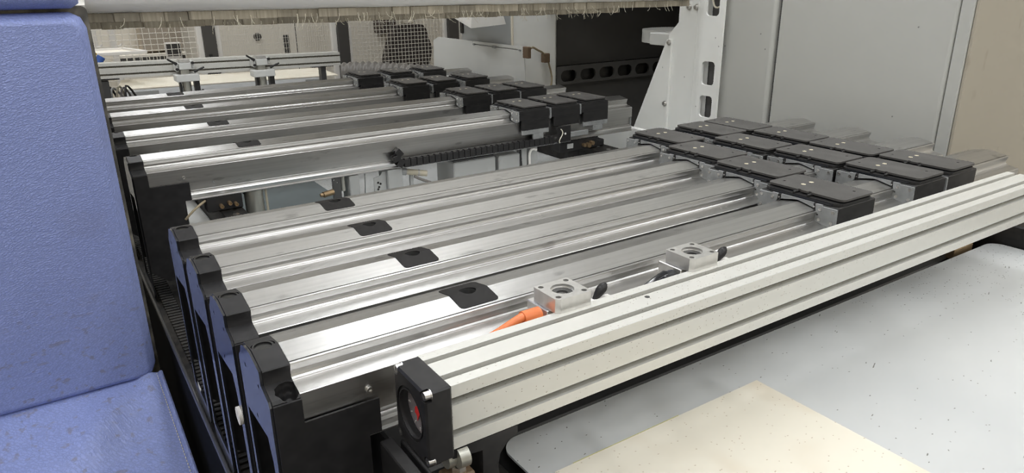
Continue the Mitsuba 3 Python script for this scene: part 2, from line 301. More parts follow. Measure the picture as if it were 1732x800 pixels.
# ------------------------------------------------------------------ machine bed
bed = [PM('body', bx(-.105, 1.30, .52, 3.30, -.9, -.2152, .004), M_TRAY), PM('shade_patch', bx(-.02, .262, .56, 1.60, -.2152, -.2149, 0), M_BED, label='dark blue grey patch of painted shade on the bed'), PM('front_frame', bx(-.105, 1.30, -.03, .519, -.9, -.222, .004), M_DSTEEL, label='dark steel frame under the front rails'), PM('side_ledge', bx(-.158, -.106, .52, 3.30, -.9, -.208, .003), M_WHITE, label='white painted ledge along the bed')]  # the dark blue patch paints shade onto the bed below the rails
thing('machine_bed', 'blue grey sheet metal bed seen in the gap between the console groups', 'machine bed', bed)
for nm, x0, x1, lb in (('guide_rail', -.103, -.047, 'dark guide rail with bolt caps near the left console feet'), ('guide_rail', 1.085, 1.165, 'dark guide rail under the far right ends of the consoles')):
    ps = [PM('bar', bx(x0, x1, .525, 3.29, -.2148, -.146, .002), M_SOOT)]
    for i in range(46): ps.append(PM('bolt_cap', cyl(((x0 + x1) / 2, .56 + i * .058, -.1465), ((x0 + x1) / 2, .56 + i * .058, -.1452), .008, 12), M_STEEL if i % 3 else M_ZINC))
    thing(nm, lb, 'guide rail', ps)

# pit on the left with the toothed rack
thing('pit_floor', 'channel between the blue bumper and the console end caps, its shade painted black', 'channel', [PM('base', bx(-1.4, -.205, -1.0, 3.6, -.82, -.80, 0), M_VOID), PM('rail_body', bx(-.285, -.205, -1.0, 3.4, -.80, -.366, .006), M_VOID)])  # black colour stands in for the unlit depth of the channel
rk = [PM('bar', bx(-.285, -.215, -.4, 2.4, -.365, -.352, .002), M_SOOT), PM('edge_bead', bx(-.2895, -.2835, -.4, 2.4, -.362, -.346, .002), M_DSTEEL)]
tooth = mikit.ply(bx(-.272, -.240, -.0045, .0045, -.352, -.346, .0015), M_SOOT)
root = thing('gear_rack', 'dark toothed rack running along the channel left of the end caps', 'gear rack', rk)
for i in range(110):
    scene[f'{root}__tooth' + (f'_{i:03d}' if i else '')] = {**tooth, 'to_world': put((0, -.2 + i * .0165, 0))}

# ------------------------------------------------------------------ blue bumper, hood with brushes
BY = .88
def cushion(x0, x1, z0, z1, r, th):
    f = rr(x0, x1, z0, z1, r, 10); ms = []
    n = 7; loops = []
    for i in range(n):                                            # pillow profile: rings that shrink towards the front
        t = i / (n - 1) * np.pi / 2; i_ = .022 * (1 - math.cos(t)); loops.append((rr(x0 + i_, x1 - i_, z0 + i_, z1 - i_, max(r - i_, .004), 10), th * math.sin(t)))
    V, F, N = [], [], 160
    for (q, d) in loops:
        c = q.exterior; L = [c.interpolate(s, normalized=True) for s in np.linspace(0, 1, N, endpoint=False)]
        a0 = np.array([[p_.x, p_.y] for p_ in L]); V.append(np.c_[a0[:, 0], np.full(N, BY + .06 - d), a0[:, 1]])
    V = np.vstack(V)
    for i in range(n - 1):
        for k in range(N):
            a, b, c_, d = i * N + k, i * N + (k + 1) % N, (i + 1) * N + (k + 1) % N, (i + 1) * N + k
            F += [[a, b, c_], [a, c_, d]]
    m = trimesh.Trimesh(V, F, process=False)
    cap = trimesh.creation.triangulate_polygon(Polygon(V[-N:][:, [0, 2]]))
    cv = np.c_[cap[0][:, 0], np.full(len(cap[0]), V[-1, 1]), cap[0][:, 1]]; cap = trimesh.Trimesh(cv, cap[1], process=False)
    if cap.face_normals[:, 1].mean() > 0: cap.invert()
    c0 = m.triangles_center; out = ((c0 - [f.centroid.x, BY + .2, f.centroid.y]) * m.face_normals)[:, [0, 2]].sum()
    if out < 0: m.invert()
    m = cat(m, cap); m.merge_vertices(); return m
BXR = -.3185
thing('bumper_cushion', 'tall blue grained vinyl bumper cushion filling the left edge', 'bumper cushion',
      [PM('cover', cushion(-1.2, BXR, -.456, .342, .030, .060), M_VINYL, smooth=True, uv=(0, 2)), PM('backing_board', prism('y', rr(-1.2, BXR + .0065, -.52, .352, .01), BY + .062, BY + .075), M_PIPING, label='grimy beige backing edge')])
thing('bumper_cushion', 'upper blue vinyl bumper cushion, only its lower rim in view above the tall one', 'bumper cushion',
      [PM('cover', cushion(-1.2, BXR - .004, .3480, .90, .016, .060), M_VINYL, smooth=True, uv=(0, 2)), PM('backing_board', prism('y', rr(-1.2, BXR, .364, .92, .01), BY + .062, BY + .072), M_PIPING)])
# loose vinyl skirt under the tall cushion
nx, nz = 70, 60; V = []; F = []
for j in range(nz):
    t = j / (nz - 1)
    for i in range(nx):
        s = i / (nx - 1); xr = BXR + .003 + .012 * t; x = -1.2 + (xr + 1.2) * s
        y = BY + .012 - .42 * t - .05 * t * t; z = -.446 - .135 * t - .03 * t * t
        w = math.exp(-((x + .40 + .20 * t) / .045) ** 2) * .018 * math.sin(min(1, t * 2.2) * np.pi) + .006 * math.sin(x * 23 + t * 4) * t
        w += .014 * math.exp(-((x + .345) / .014) ** 2) * math.exp(-(t / .25) ** 2)
        V.append((x, y - .3 * w, z + w)); 
for j in range(nz - 1):
    for i in range(nx - 1):
        a = j * nx + i; F += [[a, a + 1, a + nx + 1], [a, a + nx + 1, a + nx]]
sk = trimesh.Trimesh(V, F, process=False); sk2 = sk.copy(); sk2.vertices = sk.vertices + [0, .002, -.006]; sk2.invert()
edge = np.array([V[j * nx + nx - 1] for j in range(nz)])
thing('bumper_skirt', 'loose blue vinyl skirt hanging forward under the tall bumper cushion', 'vinyl skirt',
      [PM('cloth', cat(sk, sk2), M_VINYL, smooth=True, uv=(0, 1)), PM('seam_cord', tube(edge[::3] + [0, .002, 0], .0045, 8), M_VINYL, label='stitched seam edge'),
       PM('stitching', cat(*[tube([edge[j] + [-.009, -.0032, .001], edge[j] + (edge[min(j + 1, nz - 1)] - edge[j]) * .55 + [-.009, -.0032, .001]], .0009, 5) for j in range(0, nz - 1)]), M_STRAY, kind='stuff')])

HS = -.0095
def shear(m):
    m = tm(m).copy(); m.vertices = m.vertices + np.c_[np.zeros(len(m.vertices)), np.zeros(len(m.vertices)), HS * (m.vertices[:, 0] + .3)]; return m
hp = [(.95, 1.05), (.95, .385)] + [(.95 + .05 * (1 - math.cos(t)), .385 - .05 * math.sin(t)) for t in np.linspace(0, np.pi / 2, 8)] + [(1.36, .335)] + [(1.36 + .05 * math.sin(t), .385 - .05 * math.cos(t)) for t in np.linspace(.2, np.pi / 2, 6)] + [(1.41, 1.05)]
hpo = Polygon(hp); hpi = Polygon([(y, z + (.02 if z > 1 else 0)) for y, z in hpo.buffer(-.010).exterior.coords]).union(sbox(.960, .5, 1.400, 1.2))
shell = hpo.difference(hpi).difference(sbox(1.012, .30, 1.318, .45))              # two skins, open between the brush rows and at the top
hd = [PM(n, shear(prism('x', q, -.3115, 1.44)), M_HOOD) for n, q in zip(('cover', 'rear_cover'), sorted(shell.geoms, key=lambda g_: g_.centroid.x))]
for x in (-.30, .55, 1.40): hd.append(PM('rib', bx(x, x + .02, .961, 1.399, .72, .80, .002), M_HOOD))
for row, (yy, zb, n0) in enumerate(((.992, .317, 36), (1.335, .287, 36))):
    w = 1.732 / n0
    for i in range(n0):
        x = -.3110 + i * w; dz = RNG.uniform(-.0012, .0012); a = RNG.uniform(-.004, .004)
        m = bx(x + .0003, x + w - .0003, yy - .004 + a, yy + .004 + a, zb + dz, .336, .0008)
        hd.append(PM('brush_segment', shear(m), M_BRUSH))
st = []
for i in range(150):
    x = RNG.uniform(-.3, 1.4) if i < 95 else RNG.normal(.30 if i % 2 else .62, .09); yy = RNG.choice([.985, 1.33]); z = .317 if yy < 1 else .288
    l = RNG.uniform(.006, .022); dx = RNG.normal(0, .011)
    st.append(shear(tube(spline([(x, yy, z + .008), (x + dx * .3, yy - .004, z - l * .4), (x + dx, yy - .006 + RNG.normal(0, .004), z - l)], 5), .00055, 4)))
hd.append(PM('loose_bristle', cat(*st), M_STRAY, kind='stuff', label='frayed pale bristles'))
thing('gantry_hood', 'white rounded gantry hood across the top with two rows of brushes hanging below', 'gantry hood', hd)

# ------------------------------------------------------------------ console rails
dome = [(0, .0056), (-.0368, -.0011), (-.0369, -.0042), (-.0383, -.0042), (-.0384, -.0016), (-.0413, -.0023), (-.0416, -.0032), (-.0402, -.0085), (-.0388, -.012), (-.0385, -.0165), (-.0396, -.0195), (-.0415, -.0212)]
low = [(-.0438, -.0215), (-.0442, -.0222), (-.0660, -.0262), (-.0668, -.0272), (-.0668, -.0600), (-.0560, -.0615), (-.0560, -.0850), (-.0590, -.0862), (-.0590, -.0890), (-.0660, -.0905), (-.0685, -.0940), (-.0670, -.0985), (-.0660, -.1035), (-.0710, -.1050), (-.0710, -.1068)]
half = dome + low
prof = half + [(-y, z) for (y, z) in half[::-1]][:-1]
capp = [(0, .0052), (-.0400, -.0022), (-.0410, -.0036), (-.0392, -.0120), (-.0410, -.0205), (-.0665, -.0268), (-.0690, -.0300), (-.0690, -.0920)]
capp = capp + [(-y, z) for (y, z) in capp[::-1]][:-1]
HOLE = (.0005, .0035)
def console_parts(x1, broken=False):
    body = man(prism('x', prof, -.25, x1)) - man(cyl((HOLE[0], HOLE[1], -.014), (HOLE[0], HOLE[1], .02), .0115, 28))
    ins = man(prism('x', Polygon([(0, .0064), (-.0350, .0), (-.0350, -.004), (0, .002), (.0350, -.004), (.0350, .0)]), -.033, .033)) ^ man(prism('z', rr(-.029, .028, -.0330, .0340, .006), -.02, .02)) 
    ins = ins - man(cyl((HOLE[0], HOLE[1], -.02), (HOLE[0], HOLE[1], .02), .0112, 28))
    cap = man(prism('x', capp, -.2800, -.2502))
    cap = cap - man(cyl((-.2652, .0085, -.0030), (-.2652, .0085, .02), .0134, 28))
    if broken:
        e = trimesh.creation.icosphere(3, 1.0); e.apply_scale([.0135, .0135, .024]); e.vertices += .0007 * np.sin(e.vertices[:, [1, 2, 0]] * 700)
        e.apply_translation([-.2600, -.0565, -.0260]); cap = cap - man(e)
    ep = Polygon([(.0620, -.0300), (.0600, -.0250), (.0540, -.0210), (.0405, -.0050), (.0260, .0002), (.0, .0030), (-.0375, -.0036), (-.0385, -.0200), (-.0630, -.0280), (-.0670, -.0340), (-.0670, -.330), (-.05, -.345), (.05, -.345), (.0640, -.330)])
    ep = ep.difference(Polygon([(.052, -.094), (-.036, -.087), (-.047, -.115), (-.049, -.31), (.052, -.31)]))
    for (y, z) in ((.030, -.026), (-.026, -.027), (.003, -.080)): ep = ep.difference(Point(y, z).buffer(.0028))
    shield = Polygon([(-.2802, -.0310), (-.2500, -.0310), (-.2500, -.0605), (-.1630, -.0605), (-.1630, -.1050), (-.1780, -.1050), (-.1780, -.275), (-.200, -.300), (-.245, -.300), (-.2802, -.27)])
    P = [PM('dark_slot_sheet', bx(-.2000, -.1980, -.0690, .0690, -.30, -.1075, 0), M_VOID), PM('extrusion', body, M_ALU, 12), PM('inlay_plate', ins, M_INLAY, 25, 'black inlay with a hole'), PM('hole_liner', prism('z', Point(HOLE[0], HOLE[1]).buffer(.0113).difference(Point(HOLE[0], HOLE[1]).buffer(.0107)), -.0139, .003), M_DSTEEL),  # first part: black sheet added to paint the darkness behind the end plate slot
         PM('hole_floor', prism('z', Point(HOLE[0], HOLE[1]).buffer(.0113), -.0139, -.0125), M_DSTEEL),
         PM('end_cap', cap, M_GRAPH, 25, 'black plastic end cap'), PM('end_cap/screw_plug', cat(prism('z', Point(-.2652, .0085).buffer(.0122, quad_segs=8), -.0030, .0006), ring((-.2652, .0085, .0006), 'z', .0100, .0122, .0018, 32)), M_PLUG),
         PM('end_plate', prism('x', ep, -.2832, -.2802), M_PLATE, 25, 'glossy dark end plate with a slot'),
         PM('side_shield', prism('y', shield, -.0725, -.0693), M_GRAPH, 25), PM('side_shield', prism('y', shield, .0693, .0725), M_GRAPH, 25),
         PM('side_screw', socket_screw((-.172, -.0668, -.049), (0, -1, 0), .0042, .0035), M_STEEL), PM('side_screw', socket_screw((-.105, -.056, -.072), (0, -1, 0), .003, .002), M_ZINC),
         PM('foot_block', bx(-.098, -.045, -.028, .028, -.1451, -.1066, .003), M_SOOT), PM('foot_block', bx(1.09, 1.155, -.028, .028, -.1451, -.1066, .003), M_SOOT),
         PM('end_bracket', bx(x1 + .0002, x1 + .004, -.062, .062, -.104, -.03, .001), M_ZINC)]
    for i, (xx, yy) in enumerate(((.30, -.052), (.315, -.052), (.62, -.052), (.635, -.052))):
        P.append(PM('scale_rivet', cyl((xx, yy, -.0258), (xx, yy, -.0232), .0022, 8), M_STEEL))
    return P
NEARP = console_parts(1.40); FARP = console_parts(1.268)
NEAR_Y = [0.0, .166, .332, .498]; FAR_Y = [1.140, 1.487, 1.850, 2.205]
ordw = ['first', 'second', 'third', 'fourth']
NB = console_parts(1.40, True)
for k, y in enumerate(NEAR_Y):
    lb = ['aluminium console rail nearest the front beam, its black end cap broken open', 'second aluminium console rail of the close-set front four counting from the front beam',
          'third aluminium console rail of the close-set front four counting from the front beam', 'rearmost aluminium console rail of the close-set front four, beside the open gap'][k]
    thing('console_rail', lb, 'console rail', NB if k == 0 else NEARP, (0, y, 0), group='front console rails')
for k, y in enumerate(FAR_Y):
    lb = ['front rail of the spread-out far console group, with an energy chain along its side', 'second aluminium rail of the spread-out far console group, behind the one with the energy chain',
          'third aluminium rail of the spread-out far console group', 'rearmost aluminium console rail, just before the rear stop blocks'][k]
    thing('console_rail', lb, 'console rail', FARP, (0, y, 0), group='far console rails')

# ------------------------------------------------------------------ vacuum pods
def pod_parts():
    L = .0795; XF, XB = -.0640, .0525                       # the carriage sticks out in front of the suction plate
    top = man(prism('z', rr(-.047, .047, -L, L, .010), .0188, .0226))
    for y in (-.012, .010): top = top - man(bx(-.06, -.0432, y - .0030, y + .0030, 0, .05, 0))
    for h in ((-.0185, .063), (.0215, -.055)): top = top - man(cyl((h[0], h[1], .01), (h[0], h[1], .03), .0028, 12))
    seal = prism('z', rr(-.042, .042, -L + .005, L - .005, .008), .0160, .0189)
    mid = prism('z', rr(XF + .006, .0465, -L, L, .016), .0105, .0162)
    band = prism('z', rr(XF + .003, XF + .020, -.066, .066, .003), .0118, .0150)
    def leg(s):
        y0, y1 = sorted((s * .0445, s * .0800)); q = man(bx(XF + .002, XB, y0, y1, -.0200, .0108, .0015))
        y0, y1 = sorted((s * .0705, s * .0800)); q = q + man(bx(-.0500, XB, y0, y1, -.0510, -.018, .0015))
        return q
    core = prism('x', [(-.0445, .0108), (-.0445, .0010), (-.0425, .0002), (0, .0068), (.0425, .0002), (.0445, .0010), (.0445, .0108)], XF + .004, XB - .002)
    arch = Polygon([(.0345, .0112), (.0345, .0016), (.010, .0066), (.003, .0078), (-.003, .0078), (-.010, .0066), (-.0345, .0016), (-.0345, .0112)])
    clamp = Polygon([(.0395, .0112), (.0520, .0112), (.0520, .0088), (.0810, .0088), (.0815, -.0215), (.0700, -.0252), (.0640, -.0252), (.0450, -.0212), (.0405, -.0180), (.0395, -.0120), (.0425, -.0050), (.0405, .0010)])
    P = [PM('top_plate', top, M_PODTOP, 25, 'scuffed dark rubber suction plate'), PM('seal', seal, M_PODBODY), PM('body', cat(mid, core), M_PODBODY, 25), PM('band', band, M_PLATE),
         PM('leg', leg(-1), M_PODBODY), PM('leg', leg(1), M_PODBODY), PM('arch_plate', prism('x', arch, XF + .0005, XF + .0038), M_ZINC, 25, 'grey arched plate')]
    for s in (1, -1):
        c = clamp if s == 1 else Polygon([(-y, z) for y, z in clamp.exterior.coords])
        P.append(PM('clamp_plate', prism('x', c, XF - .0028, XF + .0018), M_ZINC, 25, 'grey zinc clamp plate'))
        n = 'clamp_plate/screw' if s == 1 else 'clamp_plate_001/screw'
        for (y, z) in ((.0500, .0030), (.0745, .0030), (.0745, -.0170), (.0500, -.0155)): P.append(PM(n, socket_screw((XF - .0028, s * y, z), (-1, 0, 0), .0030, .0016), M_STEEL))
        P.append(PM(n.replace('screw', 'pin_hole'), cyl((XF - .0030, s * .0455, -.0075), (XF - .0026, s * .0455, -.0075), .0016, 10), M_SOOT))
        P.append(PM('spacer', bx(XF - .0015, XF + .0042, min(s * .0388, s * .0350), max(s * .0388, s * .0350), -.0020, .0115, .0005), M_PODBODY))
        P.append(PM('spacer/rivet' if s == 1 else 'spacer_001/rivet', socket_screw((XF - .0015, s * .0369, .0050), (-1, 0, 0), .0016, .001), M_STEEL))
    P.append(PM('latch_tab', bx(-.0570, -.0440, -.018, -.0135, .0160, .0205, .0008), M_PODBODY)); P.append(PM('latch_tab', bx(-.0570, -.0440, .0115, .016, .0160, .0205, .0008), M_PODBODY))
    for x in (-.012, .012): P.append(PM('marker_pin', cyl((x, .0260, .0215), (x, .0260, .0230), .0044, 16), M_PIN, label='cream marker pin'))
    return P
def pod_far_parts():                                        # the far pods are wider apart and carry a longer skirt on the near side
    return PODP + [PM('clamp_foot', cat(bx(-.050, .0525, -.0785, -.0720, -.0655, -.0500, .001), bx(-.008, .032, -.0785, -.0720, -.083, -.0655, .001)), M_ZINC, label='pale T shaped clamp foot')]
PODP = pod_parts(); PODF = pod_far_parts()
NX = {(0, 0): .755, (1, 0): .796, (2, 0): .820, (3, 0): .867, (0, 1): 1.0000, (0, 2): 1.122, (1, 1): .990, (1, 2): 1.112, (2, 1): .976, (2, 2): 1.119, (3, 1): 1.018, (3, 2): 1.120}
W3 = ['front left', 'middle', 'rear right']
railn = ['console rail nearest the front beam', 'second front console rail', 'third front console rail', 'rearmost rail of the front four']
posn = ['leftmost', 'middle', 'rightmost']
for (k, r), x in NX.items():
    thing('vacuum_pod', f'black vacuum pod, {posn[r]} of the three on the {railn[k]}', 'vacuum pod', PODP, (x, NEAR_Y[k] + .003, 0) if r != 1 else (x, NEAR_Y[k] + .003, 0), group='vacuum pods on the front rails')
FX = [(.851, .973, 1.093), (.851, .972, 1.093), (.795, .925, 1.07), (.757, .905, 1.06)]
farn = ['front rail of the far group', 'second rail of the far group', 'third rail of the far group', 'rearmost far rail']
for k in range(4):
    for r in range(3):
        thing('vacuum_pod', f'black vacuum pod, {posn[r]} of the three on the {farn[k]}', 'vacuum pod', PODF if k == 0 and r != 1 else PODP, (FX[k][r], FAR_Y[k] - .004, 0), group='vacuum pods on the far rails')

# ------------------------------------------------------------------ front beam with position gauge and foot bracket
def beam_poly(s=.0756, g=.0092, d=.0135):
    p = sbox(0, -s, s, 0)
    for q in (.25 * s, .75 * s):
        for o, e, w in ((-.01, .0046, g / 2), (.0045, d, .0052)):                      # a T slot: a narrow mouth and a wider bed
            p = p.difference(sbox(q - w, -e, q + w, -o)).difference(sbox(q - w, -s + o, q + w, -s + e))
            p = p.difference(sbox(o, -q - w, e, -q + w)).difference(sbox(s - e, -q - w, s - o, -q + w))
    return p
BYF, BZT, BX0, BX1 = -.197, .0084, -.1345, 1.204
from shapely import affinity
bp = affinity.translate(beam_poly(), BYF, BZT)
M_SLOT = mat('slot_shade_grime', proc(lambda p, n, uv: mix((.10, .092, .076), (.17, .158, .13), fbm(p.x * 9, p.y * 50, p.z * 50, 3))), .6)  # dark strips paint the shade of the deep slots, with some grime
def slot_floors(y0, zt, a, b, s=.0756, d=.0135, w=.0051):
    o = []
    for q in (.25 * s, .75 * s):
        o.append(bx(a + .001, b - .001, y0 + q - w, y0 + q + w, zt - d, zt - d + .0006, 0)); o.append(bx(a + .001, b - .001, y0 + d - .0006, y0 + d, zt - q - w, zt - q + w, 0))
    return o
bm = [PM('extrusion', prism('x', bp, BX0, BX1), M_BEAM, 20)] + [PM('slot_floor', q, M_SLOT, label='dark slot floor with grime and painted shade') for q in slot_floors(BYF, BZT, BX0, BX1)] + [ PM('slot_nut', bx(.045, .052, BYF + .0525, BYF + .0605, -.001, .004, .0005), M_RUST), PM('slot_nut', bx(.103, .110, BYF + .0525, BYF + .0605, -.001, .004, .0005), M_RUST),
      PM('set_screw', cyl((.175, -.152, BZT - .001), (.175, -.152, BZT + .0003), .0035, 12), M_DSTEEL)]
thing('slotted_beam', 'pale anodised aluminium beam with four slots running across the foreground', 'aluminium beam', bm)

# the gauge on the near end of the beam
gy0, gy1, gz0, gz1, gx0, gx1 = -.2045, -.1310, -.0720, .0140, -.1670, -.1368
gc = ((gy0 + gy1) / 2 + .002, (gz0 + gz1) / 2)
hous = man(bx(gx0, gx1, gy0, gy1, gz0, gz1, .0022)) - man(cyl((gx0 - .01, gc[0], gc[1]), (gx0 + .013, gc[0], gc[1]), .0275, 48)) - man(cyl((gx0 - .01, gc[0], gc[1]), (gx0 + .0022, gc[0], gc[1]), .0305, 48))
cor = [(gy0 + .0045, gz1 - .0045), (gy1 - .0045, gz1 - .0045), (gy0 + .0045, gz0 + .0045), (gy1 - .0045, gz0 + .0045)]
for (y, z) in cor:
    sy, sz = (1 if y > gc[0] else -1), (1 if z > gc[1] else -1)
    hous = hous - man(cyl((gx0 - .01, y, z), (gx0 + .0075, y, z), .0062, 20)) - man(bx(gx0 - .01, gx0 + .0075, min(y, y + sy * .02), max(y, y + sy * .02), min(z - .0062, z - sz * .0062), max(z, z + sz * .02), 0))
g = [PM('housing', hous, M_GRAPH, 25), PM('dial_face', cyl((gx0 + .0112, gc[0], gc[1]), (gx0 + .0128, gc[0], gc[1]), .0274, 48), M_DIAL),
     PM('bezel', ring((gx0 + .0005, gc[0], gc[1]), 'x', .0262, .0275, .004, 48), M_GRAPH), PM('glass', trimesh.creation.triangulate_polygon(Point(0, 0).buffer(.0264, quad_segs=12)), 'mat_pane') if False else PM('glass', (lambda c: trimesh.Trimesh(np.c_[np.full(len(c[0]), gx0 + .0025), c[0][:, 0] + gc[0], c[0][:, 1] + gc[1]], c[1][:, ::-1]))(trimesh.creation.triangulate_polygon(Point(0, 0).buffer(.0264, quad_segs=12))), 'mat_pane', False, 'clear dial glass')]
ang = 2.55
nd = cat(cyl((gx0 + .0085, gc[0], gc[1]), (gx0 + .0112, gc[0], gc[1]), .0056, 20), prism('x', [(gc[0] + math.cos(ang + a) * r, gc[1] + math.sin(ang + a) * r) for a, r in ((-1.2, .0045), (0, .020), (1.2, .0045), (math.pi, .010))], gx0 + .0092, gx0 + .0102),
         prism('x', [(gc[0] + math.cos(-1.4 + a) * r, gc[1] + math.sin(-1.4 + a) * r) for a, r in ((-1.2, .0035), (0, .013), (1.2, .0035))], gx0 + .0092, gx0 + .0102))
g.append(PM('needle', nd, M_RED, label='red needle'))
for a in range(12):
    c, s_ = math.cos(a * math.pi / 6), math.sin(a * math.pi / 6)
    g.append(PM('tick', cyl((gx0 + .0108, gc[0] + c * .0205, gc[1] + s_ * .0205), (gx0 + .0108, gc[0] + c * .0245, gc[1] + s_ * .0245), .0006, 6), M_FRAME))
for (y, z) in cor: g.append(PM('screw', cat(socket_screw((gx0 + .0072, y, z), (-1, 0, 0), .0046, .0065), cyl((gx0 + .0080, y, z), (gx0 + .0070, y, z), .0056, 16)), M_STEEL, label='bright socket screw'))
thing('position_gauge', 'square black gauge with round dial and red needle on the near end of the beam', 'gauge', g)
br = Polygon([(-.136, -.0678), (-.055, -.0678), (-.055, -.078), (-.068, -.083), (-.078, -.095), (-.081, -.110), (-.078, -.130), (-.060, -.165), (-.035, -.198), (-.055, -.198), (-.0800, -.160), (-.0890, -.150), (-.0890, -.198), (-.1000, -.198), (-.1000, -.082), (-.136, -.078)])
thing('foot_bracket', 'black cast bracket carrying the near end of the beam', 'bracket',
      [PM('web', prism('y', br, -.1975, -.1890), M_GRAPH), PM('top_flange', bx(-.136, -.055, -.1970, -.1300, -.0770, -.0680, .001), M_GRAPH), PM('base', bx(-.132, -.012, -.262, -.120, -.2060, -.1985, .002), M_RUST, label='rust brown base plate'), PM('rear_leg', bx(-.100, -.089, -.190, -.130, -.1985, -.077, .001), M_GRAPH)])
hx = prism('z', [(-.1265 + .0085 * math.cos(a), -.1905 + .0085 * math.sin(a)) for a in np.arange(6) * math.pi / 3 + .2], -.1000, -.0930)
thing('clamp_bolt', 'bright hexagon bolt with clamp washer below the gauge', 'bolt',
      [PM('head', hx, M_STEEL), PM('bracket_block', bx(-.145, -.112, -.202, -.178, -.1985, -.1000, .002), M_RUST), PM('washer', cyl((-.131, -.196, -.080), (-.119, -.196, -.080), .0115, 24), M_ALUROD), PM('nut', cyl((-.140, -.186, -.083), (-.131, -.186, -.083), .0115, 16), M_ALUROD)])

# black rail block below the gauge
thing('rail_block', 'black rail block below the gauge at the bottom of the picture', 'rail block',
      [PM('body', bx(-.168, -.152, -.60, -.0745, -.9, -.116, .0015), M_GRAPH), PM('ridge', bx(-.1425, -.1380, -.60, -.0745, -.9, -.1250, .001), M_GRAPH), PM('trough', bx(-.152, -.012, -.60, -.0745, -.9, -.2065, 0), M_SOOT)])

# ------------------------------------------------------------------ stop blocks on the beam
def stop_parts(lever_mat, lever_label):
    f = man(prism('z', Polygon([(0, .0510), (.053, .0510), (.053, 0), (.006, 0), (0, .0050)]).buffer(-.002).buffer(.002, quad_segs=3), .0085, .0275))
    for (x, y) in ((.0068, .0440), (.0462, .0440), (.0462, .0068), (.0072, .0078)): f = f - man(cyl((x, y, .0185), (x, y, .04), .0036, 16))
    f = f - man(cyl((.0265, .0255, .0235), (.0265, .0255, .04), .0150, 32)) - man(cyl((.0265, .0255, .0190), (.0265, .0255, .04), .0132, 32)) - man(cyl((.0265, .0255, 0), (.0265, .0255, .04), .0062, 24))
    P = [PM('flange', f, M_FLANGE, 25, 'square milled flange with four holes'), PM('flange/bearing_ring', cat(ring((.0265, .0255, .0190), 'z', .0075, .0128, .0030, 36)), M_DSTEEL), PM('flange/bore', cyl((.0265, .0255, .0086), (.0265, .0255, .0120), .0062, 20), M_DARK)]
    for (x, y) in ((.0068, .0440), (.0462, .0440), (.0462, .0068), (.0072, .0078)): P.append(PM('flange/sunk_screw', cyl((x, y, .0180), (x, y, .0210), .0034, 12), M_DSTEEL))
    P += [PM('bracket_plate', bx(-.0035, .0510, .0160, .0600, -.0120, .0082, .001), M_FLANGE), PM('clamp_body', bx(-.0215, .1050, .0082, .0400, -.0560, -.0125, .002), M_WHITE, label='white clamp body'),
          PM('clamp_cover', cat(bx(-.0215, .0120, .0082, .0155, -.0130, .0010, .0015), bx(.0535, .1050, .0082, .0300, -.0130, -.0005, .0015)), M_FRAME)]
    hub = cat(cyl((-.0330, .0270, .0020), (-.0080, .0270, .0020), .0092, 24), tube(spline([(-.022, .027, .0055), (-.040, .026, .0030), (-.060, .025, -.0020), (-.0800, .0245, -.0065)], 12), np.linspace(.0062, .0042, 12), 10))
    hub2 = cat(cyl((-.0300, .0270, -.0030), (-.0080, .0270, -.0030), .0088, 24), tube(spline([(-.022, .027, .0015), (-.038, .026, -.0010), (-.060, .025, -.0075)], 12), np.linspace(.0066, .0048, 12), 10))
    P.append(PM('clamp_lever', hub if lever_mat == M_ORANGE else hub2, lever_mat, 40, lever_label))
    P.append(PM('rear_lever', cat(tube(spline([(.078, .026, -.004), (.088, .027, .006), (.096, .027, .0135), (.099, .027, .0165)], 10), np.array([.0030, .0034, .004, .0050, .0058, .0064, .0066, .0062, .005, .002]), 10)), M_GRAPH, 40, 'black lever handle'))
    return P
SP = {'o': stop_parts(M_ORANGE, 'orange clamp lever'), 'b': stop_parts(M_PLATE, 'glossy black clamp lever')}
thing('stop_block', 'square flanged stop block with the orange clamp lever behind the beam', 'stop block', SP['o'], (.0495, -.1290, 0), group='stop blocks behind the front beam')
thing('stop_block', 'square flanged stop block with black levers behind the beam, right of the orange lever', 'stop block', SP['b'], (.2790, -.1290, 0), group='stop blocks behind the front beam')

# ------------------------------------------------------------------ front tray and cream board
tp = sbox(.004, -.75, 1.372, -.058).buffer(0)
tp = rr(.004, 1.372, -.9, -.058, .030, 8)
# tray sheet: flat with a rolled down rear right corner
single('front_tray', cat(prism('z', tp, -.2035, -.2000)), M_TRAY, 'light grey painted tray sprinkled with dark wood chips at the lower right', 'tray')
single('tray_box', bx(.03, 1.30, -.88, -.085, -.9, -.2037, .004), M_HOUSE, 'grey box carrying the chip strewn tray', 'box')
cbd = rr(.030, .418, -.86, -.1530, .001)
single('felt_pad', cyl((-.2875, .115, -.142), (-.2833, .115, -.142), .0125, 16), M_FRAME, 'small white pad stuck to the end plate of the second console rail', 'pad')
thing('cream_board', 'cream coloured board lying on the grey tray in the lower right foreground', 'board', [PM('sheet', prism('z', cbd, -.1998, -.1962), M_BOARD), PM('edge_band', bx(.060, .250, -.1528, -.1519, -.1998, -.1958, .0002), mat('yellow_edge', (.55, .52, .22), .6), label='yellowish strip along the rear edge')])

thing('drive_housing', 'black drive housing with a ribbed metal collar under the right end of the beam', 'drive housing', [PM('body', bx(1.375, 1.495, -.30, .12, -.9, -.150, .004), M_SOOT), PM('collar', tube([(1.375 + 0, -.135, -.118 - .0022 * i) for i in range(16)], .020 + .0016 * np.sin(np.arange(16) * np.pi), 20), M_STEEL, label='ribbed metal collar'), PM('bar', bx(1.22, 1.30, -.050, -.030, -.2140, -.190, .002), M_BRASS, label='brass coloured bar')])

